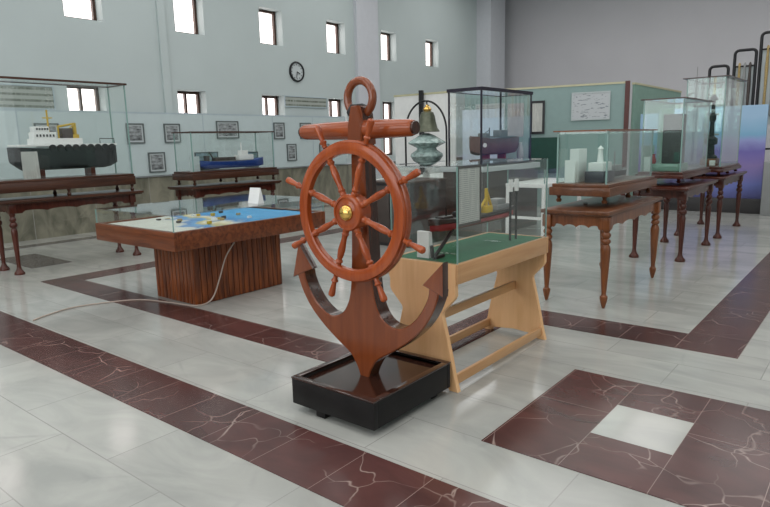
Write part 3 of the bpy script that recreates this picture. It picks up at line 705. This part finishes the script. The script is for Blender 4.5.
picture('propped_photograph', 'wide colour photograph standing behind the left part of the blue boat', -8.64, 5.86, 6.30, 1.135, 1.42, 'photo2', 'frame_grey', .01, 'picture', None, 0)
picture('propped_photograph', 'wide colour photograph standing behind the right part of the blue boat', -8.64, 6.86, 7.14, 1.135, 1.40, 'photo2', 'frame_grey', .01, 'picture', None, 0)
tag(MB().box(-8.36, -8.34, 5.58, 5.74, 1.131, 1.36).build('blank_card', 'board', None, False, loc=(-8.35, 5.66, 1.131)), 'pale card standing inside the left end of the blue boat case', 'card')

# =================================================================== right-hand row of turned tables and cases
turned_table('turned_leg_table', 'orange brown table with turned legs nearest at right', -2.40, -1.86, 5.36, 6.84, .87, 'oak', ('oak', 'oak_top'), .045)
glass_case('glass_case', 'glass case with thin brown top frame on the orange brown table', -2.425, -1.95, 5.58, 6.93, 1.085, 1.56, plinth=.11, feet=.065, top='oak', base_m='oak_top', over=.03, cap=.012, g='glass_green')
turned_table('turned_leg_table', 'dark red table with turned legs second from front at right', -2.39, -1.85, 7.93, 9.30, .90, 'pad', ('mahog', 'mahog'), .075)
glass_case('glass_case', 'green tinted glass case holding a dark machine, middle of the right row', -2.38, -1.92, 8.00, 9.35, 1.07, 1.93, plinth=.08, feet=.05, top='walnut', base_m='mahog', over=.03, cap=.012, g='glass_green')
turned_table('turned_leg_table', 'dark red table with turned legs last of the right row', -2.39, -1.85, 10.03, 11.50, .90, 'pad', ('mahog', 'mahog'), .075)
glass_case('glass_case', 'tallest green glass case with overhanging glass lid, last of the right row', -2.38, -1.87, 10.0, 11.3, 1.04, 2.30, plinth=.08, feet=.05, top='walnut', base_m='mahog', over=.05, cap=.012, g='glass_green')
# contents of the first right case
mc = thing('lighthouse_model', 'white model building with dark blue base in the nearest right case', 'model', (-2.2, 5.95, 1.085))
MB().box(-2.37, -2.28, 5.75, 5.95, 1.085, 1.40, .004).build('white_tower', 'white', mc)
MB().box(-2.22, -2.04, 5.75, 6.05, 1.085, 1.19, .006).build('blue_base', 'navy', mc)
MB().box(-2.20, -2.06, 5.78, 6.02, 1.19, 1.27, .006).lathe([(.03, 0), (.02, .12), (.03, .125), (.0, .16)], (-2.13, 5.9, 1.27), seg=12).build('upper_floor', 'white', mc)
mc2 = thing('small_ship_model', 'small grey ship model at the far end of the nearest right case', 'model', (-2.2, 6.5, 1.085))
hull_mesh(MB(), -2.2, 6.25, 6.85, 1.10, 1.16, .12, .015, 'max').build('hull', 'greydark', mc2)
MB().box(-2.24, -2.16, 6.42, 6.62, 1.16, 1.22, .004).tube([(-2.2, 6.5, 1.22), (-2.2, 6.5, 1.36)], .008, 6).lathe([(.03, 0), (.035, .06), (.01, .10)], (-2.2, 6.33, 1.16), seg=12).build('superstructure', 'grey', mc2)
tag(MB().box(-2.36, -2.26, 5.615, 5.62, 1.09, 1.30).build('text_card', 'paper', None, False, loc=(-2.3, 5.62, 1.09)), 'narrow white card just inside the near glass of the nearest right case', 'card')
# dark machine in the second case
dm = thing('dark_machine', 'dark grey box shaped machine with red and green fittings', 'machine', (-2.2, 8.4, 1.07))
MB().box(-2.20, -1.99, 8.20, 8.45, 1.16, 1.76, .012).build('body', 'greydark', dm)
MB().box(-2.30, -1.98, 8.14, 8.60, 1.07, 1.16, .01).build('base', 'partition2', dm)
MB().lathe([(.03, 0), (.04, .03), (.02, .10), (.03, .12)], (-2.29, 8.18, 1.16), seg=12).build('red_fitting', 'hullred', dm)
MB().box(-2.05, -1.985, 8.17, 8.20, 1.18, 1.30, .005).build('green_fitting', 'green', dm)
tag(MB().box(-2.36, -2.28, 8.05, 8.056, 1.072, 1.25).build('text_card', 'paper', None, False, loc=(-2.37, 8.05, 1.072)), 'white card at the left corner of the middle right case', 'card')
tag(MB().box(-2.36, -2.22, 8.7, 8.71, 1.072, 1.85).build('backing_sheet', 'partition2', None, False, loc=(-2.3, 8.7, 1.072)), 'green backing sheet behind the dark machine', 'sheet')
# periscope-like instrument in the last case
pi_ = thing('brass_instrument', 'tall dark column instrument on a wooden foot in the tallest case', 'instrument', (-2.1, 10.6, 1.04))
MB().box(-2.24, -2.02, 10.45, 10.70, 1.04, 1.14, .01).build('wooden_foot', 'oak', pi_)
MB().lathe([(.10, 0), (.10, .03), (.06, .06), (.05, .20), (.09, .22), (.09, .30), (.04, .34), (.03, .55), (.05, .57), (.05, .64), (.03, .66), (.025, .85), (.06, .88), (.02, .95)], (-2.13, 10.58, 1.14), seg=16).build('column', 'black', pi_)
MB().tube([(-2.22, 10.5, 1.5), (-2.05, 10.66, 1.5)], .014, 8).tube([(-2.20, 10.52, 1.8), (-2.06, 10.64, 1.8)], .012, 8).lathe([(.04, 0), (.04, .02)], (-2.2, 10.5, 1.62), seg=12).build('fittings', 'grey', pi_)
tag(MB().box(-2.07, -2.0, 10.25, 10.32, 1.045, 1.12, .004).build('name_card', 'paper', None, False, loc=(-2.04, 10.28, 1.045)), 'small white card at the foot of the tallest case', 'card')

# =================================================================== middle distance: bell, black framed case, counters
# long low glazed counter behind the green felt case
vc = thing('glazed_counter', 'long brown grey museum counter with low glass top behind the anchor', 'display counter', (-6.2, 9.3, 0))
MB().box(-7.15, -5.68, 8.3, 10.8, 0.06, .80, .01).build('cabinet', 'cabbrown', vc)
MB().box(-7.10, -5.73, 8.35, 10.75, 0, .06).build('kick_base', 'black', vc, smooth=False)
MB().box(-7.20, -5.63, 8.25, 10.85, .80, .86, .01).build('counter_frame', 'cabbrown', vc)
MB().box(-7.12, -5.71, 8.33, 10.77, .86, .862).build('display_floor', 'white', vc, smooth=False)
g = MB(); g.box(-7.18, -5.65, 8.27, 8.276, .86, 1.08).box(-7.18, -5.65, 10.824, 10.83, .86, 1.08).box(-7.18, -7.174, 8.276, 10.824, .86, 1.08).box(-5.656, -5.65, 8.276, 10.824, .86, 1.08).box(-7.18, -5.65, 8.27, 10.83, 1.08, 1.086)
g.build('glass_top', 'glass', vc, smooth=False)
f = MB(); f.box(-7.19, -5.64, 8.26, 8.29, 1.086, 1.10).box(-7.19, -5.64, 10.81, 10.84, 1.086, 1.10).box(-7.19, -7.16, 8.29, 10.81, 1.086, 1.10).box(-5.67, -5.64, 8.29, 10.81, 1.086, 1.10)
f.build('top_edge', 'mat_white', vc, smooth=False)
for i, (x, y) in enumerate(((-6.3, 8.5), (-6.05, 8.6))):
    tag(MB().lathe([(.045, 0), (.06, .05), (.055, .12), (.02, .15), (.025, .17)], (x, y, .862), seg=16).build('white_jar', 'white', None, True, loc=(x, y, .862)), ('left' if i == 0 else 'right')+' one of two small white jars in the long glazed counter', 'jar', 'white jars in the counter')
# black-framed case
pd = thing('pedestal', 'white topped pedestal box under the black framed case', 'pedestal', (-4.85+.05, 9.2, 0))
MB().box(-5.50, -4.78, 8.28, 10.2, 0, 1.02, .01).build('body', 'cabbrown', pd)
MB().box(-5.55, -4.75, 8.25, 10.23, 1.02, 1.10, .008).build('slab', 'mat_white', pd)
bc = glass_case('glass_case', 'black framed glass case holding the brown hull model in mid hall', -5.43, -4.83, 8.33, 10.02, 1.17, 2.24, plinth=.06, feet=0, top='navy', base_m='navy', corner_m='navy', corner_w=.022, cap=.05, over=.015)
hm = thing('hull_model', 'bulky grey brown ship hull model inside the black framed case', 'ship model', (-5.13, 9.2, 1.17))
hull_mesh(MB(), -5.13, 8.50, 9.92, 1.26, 1.52, .34, .03, 'min', .3).build('hull', 'hullbrown', hm)
MB().box(-5.27, -4.99, 8.75, 9.8, 1.535, 1.56).box(-5.2, -5.06, 9.35, 9.6, 1.56, 1.66, .006).box(-5.2, -5.06, 8.85, 9.0, 1.56, 1.61, .006).build('deck_houses', 'deck', hm)
MB().tube([(-5.13, 9.1, 1.5), (-5.13, 9.1, 1.70)], .008, 6).tube([(-5.13, 9.5, 1.6), (-5.13, 9.5, 1.74)], .008, 6).tube([(-5.13, 9.1, 1.66), (-5.13, 8.8, 1.56)], .006, 6).build('masts', 'black', hm)
MB().box(-5.20, -5.06, 8.95, 9.0, 1.17, 1.27).box(-5.20, -5.06, 9.5, 9.55, 1.17, 1.27).build('cradle', 'hullred', hm, smooth=False)
MB().lathe([(.035, 0), (.035, .006)], (-4.985, 8.70, 1.42), (1, -.5, 0), 16).build('white_disc', 'white', hm)
tag(MB().lathe([(.05, 0), (.06, .05), (.05, .16), (.03, .24), (.035, .28)], (-4.98, 9.93-.02, 1.17), seg=16).build('white_vase', 'mat_white', None, True, loc=(-4.98, 9.9, 1.17)), 'pale vase shaped piece at the right end of the black framed case', 'vase')
# bell in its arch
bl = thing('bell_stand', 'black arched stand on the long counter with a hanging bell', 'bell stand', (-5.95, 8.45, 1.10))
ax_, ay_, az_ = -5.95, 8.45, 1.10
arch = [(ax_-.41, ay_, az_+.03), (ax_-.41, ay_, 1.65)]+[(ax_-.41*math.cos(a), ay_, 1.65+.50*math.sin(a)) for a in [PI*k/20 for k in range(1, 20)]]+[(ax_+.41, ay_, 1.65), (ax_+.41, ay_, az_+.03)]
MB().tube(arch, .016, 10).build('arch', 'black', bl)
MB().box(ax_-.46, ax_+.46, ay_-.12, ay_+.12, az_, az_+.04, .006).build('base', 'black', bl)
be = thing('bell', 'grey green bronze bell with brass crown under the black arch', 'bell', (ax_+.04, ay_, 1.74))
MB().lathe([(.20, 0), (.195, .02), (.165, .06), (.140, .15), (.125, .24), (.10, .31), (.05, .335)], (ax_+.04, ay_, 1.655), seg=28).build('bell_body', 'bell', be)
MB().lathe([(.06, 0), (.07, .03), (.055, .06), (.03, .075), (.03, .10)], (ax_+.04, ay_, 1.985), seg=20).build('crown', 'brass', be)
MB().tube([(ax_+.04, ay_, 2.07), (ax_+.03, ay_, 2.14)], .012, 8).build('hanger', 'black', be)
MB().lathe([(.025, 0), (.03, .03), (.012, .06), (.012, .16)], (ax_+.04, ay_, 1.67), seg=12).build('clapper', 'black', be)
lg = thing('glass_lantern', 'tiered pale green glass lantern under the bell', 'lantern', (ax_+.02, ay_, az_+.04))
MB().lathe([(.14, 0), (.22, .04), (.27, .12), (.26, .16), (.17, .22), (.16, .25), (.31, .33), (.30, .35), (.14, .45), (.04, .49)], (ax_+.02, ay_+.0, az_+.045), seg=24).build('glass_tiers', plain('pale_green_glazed', (.30, .40, .38), .12, var=.45, scale=14), lg)
# white framed cabinet/table right of the green felt case
wt = thing('white_table', 'white framed low table with shelf in the middle of the hall', 'table', (-4.35, 9.0, 0))
wx0, wx1, wy0, wy1 = -4.55, -3.90, 8.58, 10.0
MB().box(wx0, wx1, wy0, wy1, .78, .84, .006).build('table_top', 'white', wt)
for x in (wx0+.03, wx1-.03):
    for y in (wy0+.03, wy1-.03): MB().box(x-.025, x+.025, y-.025, y+.025, 0, .78).build('leg', 'white', wt, smooth=False)
MB().box(wx0+.05, wx1-.05, wy0+.01, wy0+.04, .30, .34).box(wx1-.04, wx1-.01, wy0+.05, wy1-.05, .30, .34).build('rail', 'white', wt, smooth=False)
gc2 = glass_case('glass_case', 'empty looking low glass case on the white table', wx0+.02, wx1-.02, wy0+.02, wy1-.02, .84, 1.05, lid_glass=True, corner_w=.01)
# dark green board and tall partitions
ns = 0
def upright(name, label, p0, p1, z0, z1, mat, cat, th=.05, post=None, trim=None, group=None, feet=True):
    d = Vector((p1[0]-p0[0], p1[1]-p0[1], 0)); L = d.length; u = d.normalized(); n = Vector((-u.y, u.x, 0))
    t = thing(name, label, cat, ((p0[0]+p1[0])/2, (p0[1]+p1[1])/2, 0), group)
    def slab(a, b, lo, hi, w, nm, mt_, off=0):
        q = [Vector((p0[0], p0[1], 0))+u*s_+n*k for s_, k in ((a, off-w/2), (b, off-w/2), (b, off+w/2), (a, off+w/2))]
        return MB().prism([(v.x, v.y) for v in q], lo, hi, 'XY').build(nm, mt_, t, smooth=False)
    slab(0, L, z0, z1, th, 'panel', mat)
    if trim: slab(-.01, L+.01, z1, z1+.04, th+.02, 'top_trim', trim)
    if post: slab(L, L+.09, 0, z1+.05, .09, 'post', post)
    if z0 > 0:
        slab(.05, .11, 0, z0, th, 'leg', mat); slab(L-.11, L-.05, 0, z0, th, 'leg', mat)
    return t, slab
t, sl = upright('partition', 'tall grey green partition with cream top edge behind the cases', (-7.70, 12.53), (-4.34, 13.3), 0, 2.57, 'partition', 'partition', trim='cream', post='maroonpost')
pa = Vector((-6.95, 12.7, 0)); pu = Vector((2.63, .6, 0)).normalized(); pn = Vector((pu.y, -pu.x, 0))
def on_part(name, label, cat, s0, s1, z0, z1, mat, frame=None, fr=.03, th=.02, group=None, base_s=.035):
    o = pa+pn*base_s
    def slab(a, b, lo, hi, w, nm, mt_, par):
        q = [o+pu*a, o+pu*b, o+pu*b+pn*w, o+pu*a+pn*w]
        return MB().prism([(v.x, v.y) for v in q], lo, hi, 'XY').build(nm, mt_, par, smooth=False)
    c0 = o+pu*((s0+s1)/2)
    t = thing(name, label, cat, (c0.x, c0.y, z0), group)
    slab(s0+fr*(frame is not None), s1-fr*(frame is not None), z0+fr*(frame is not None), z1-fr*(frame is not None), th*.6, 'sheet', mat, t)
    if frame:
        for a, b, lo, hi in ((s0, s1, z0, z0+fr), (s0, s1, z1-fr, z1), (s0, s0+fr, z0+fr, z1-fr), (s1-fr, s1, z0+fr, z1-fr)):
            slab(a, b, lo, hi, th, 'frame_bar', frame, t)
    return t
def S(px):  # distance along the partition where a sight line at this bearing meets it
    return px
on_part('drawing_sheet', 'white framed sheet of small ship drawings on the grey green partition', 'picture', 1.62, 2.40, 1.86, 2.44, 'drawing', 'mat_white', .03)
on_part('framed_document', 'tall document in thick black frame right of the black framed case', 'picture', .74, 1.06, 1.60, 2.31, 'text', 'black', .05)
on_part('dark_green_panel', 'dark green panel low on the partition beside the black framed case', 'panel', .72, 1.40, .75, 1.52, 'green', None, th=.04)
on_part('text_poster', 'pale text poster seen through the black framed case', 'poster', -.50, .18, 1.55, 2.30, 'text2', 'mat_white', .02)
on_part('pink_poster', 'pinkish grey poster right of the text poster', 'poster', .24, .60, 1.55, 2.28, rows_mat('pinkish_rows', (.42, .39, .40), (.25, .24, .25), 9), None)
upright('partition', 'green side partition running back from the maroon post', (-4.22, 13.45), (-4.25, 17.2), 0, 2.55, 'partition2', 'partition', trim='cream')
tag(MB().box(-4.1, -3.75, 13.6, 13.63, 1.30, 1.95).box(-4.1, -4.06, 13.6, 13.63, 0, 1.30).box(-3.79, -3.75, 13.6, 13.63, 0, 1.30).build('pale_blue_board', 'poster', None, False, loc=(-3.95, 13.6, 0)), 'pale blue board on legs just right of the maroon post', 'board')
upright('white_partition', 'bright white partition with cream top edge behind the bell', (-8.55, 11.0), (-7.02, 11.05), 0, 2.47, 'white', 'partition', trim='cream')
upright('white_board', 'low white blue board seen through the left side of the black framed case', (-7.0, 11.3), (-6.15, 11.5), 0, 2.12, plain('white_blue_board', (.55, .63, .72), .5), 'board')
tag(MB().box(-7.83, -7.75, 10.88, 10.96, 0, 2.56, .006).build('black_post', 'black', None, True, loc=(-7.8, 10.92, 0)), 'black post standing in front of the white partition behind the bell', 'post')
# dark cabinets behind the green felt case
cb = thing('dark_cabinet', 'dark grey cupboard with glass doors behind the ship wheel', 'cabinet', (-5.6, 7.4, 0))
MB().box(-5.95, -5.2, 7.0, 7.9, 0, .92, .008).build('body', 'greydark', cb)
for x in (-5.93, -5.56): MB().box(x, x+.35, 6.985, 7.0, .05, .88, .004).build('door', 'cabbrown', cb)
MB().box(-5.97, -5.18, 6.97, 7.92, .92, .95, .004).build('cabinet_top', 'cabbrown', cb)

# seascape poster board, grey pillar, hanging racks at the far right
t, sl = upright('poster_stand', 'wide blue and purple seascape poster board behind the right tables', (-3.55, 13.5), (-1.80, 13.5), .28, 2.02, 'poster', 'poster')
MB().box(-3.6, -1.78, 13.42, 13.60, 0, .28, .01).build('plinth', 'greydark', t)
tag(MB().box(-1.76, -1.20, 13.2, 13.7, 0, .98, .01).build('grey_cabinet', 'grey', None, True, loc=(-1.5, 13.4, 0)), 'plain grey cabinet at the far right edge beside the seascape poster', 'cabinet')
def rack(x0, x1, y, z1, label, inner):
    t = thing('hanging_rack', label, 'rack', ((x0+x1)/2, y, 0), 'black tubular racks on the far right')
    r = .07
    path = [(x0, y, 0), (x0, y, z1-r)]+[(x0+r-r*math.cos(a), y, z1-r+r*math.sin(a)) for a in (PI/8, PI/4, 3*PI/8)]+[(x0+r, y, z1), (x1-r, y, z1)]+[(x1-r+r*math.sin(a), y, z1-r+r*math.cos(a)) for a in (PI/8, PI/4, 3*PI/8)]+[(x1, y, z1-r), (x1, y, 0)]
    MB().tube(path, .028, 10).build('tube_frame', 'black', t)
    MB().tube([(x0, y, z1-.30), (x1, y, z1-.30)], .018, 8).tube([(x0, y, 1.2), (x1, y, 1.2)], .018, 8).build('cross_bar', 'black', t)
    for i in range(inner):
        x = x0+(x1-x0)*(i+1)/(inner+1)
        MB().lathe([(.012, 0), (.028, .04), (.022, .5), (.030, .9), (.020, 1.2), (.026, 1.28), (.010, 1.32)], (x, y, z1-1.55), seg=10).build('hanging_rod', ('ochre', 'grey', 'cabbrown')[i % 3], t)
    MB().box(x0+.02, x1-.02, y+.03, y+.05, z1-1.7, z1-.32).build('back_sheet', 'mat_white', t, smooth=False)
    return t
rack(-2.93, -2.60, 14.0, 2.82, 'lowest black tubular rack just above the tallest glass case', 2)
rack(-2.50, -2.14, 14.0, 3.08, 'middle black tubular rack with ochre rods', 3)
rack(-2.07, -1.60, 14.0, 3.36, 'tallest black tubular rack at the right edge', 3)
tag(MB().tube([(-3.32, 14.0, 0), (-3.32, 14.0, 2.20), (-3.30, 14.0, 2.30), (-3.22, 14.0, 2.34)], .024, 10).build('bent_pole', 'black', None, True, loc=(-3.3, 14, 0)), 'thin black bent pole behind the left edge of the tallest case', 'pole')
tag(MB().lathe([(.06, 0), (.06, .01), (.008, .02), (.006, .55)], (-3.29, 14.6, 2.35-.0), seg=8).tube([(-3.29, 14.6, 0), (-3.29, 14.6, 2.36)], .02, 8).build('thin_mast', 'grey', None, True, loc=(-3.29, 14.6, 0)), 'thin grey mast against the far grey wall', 'pole')
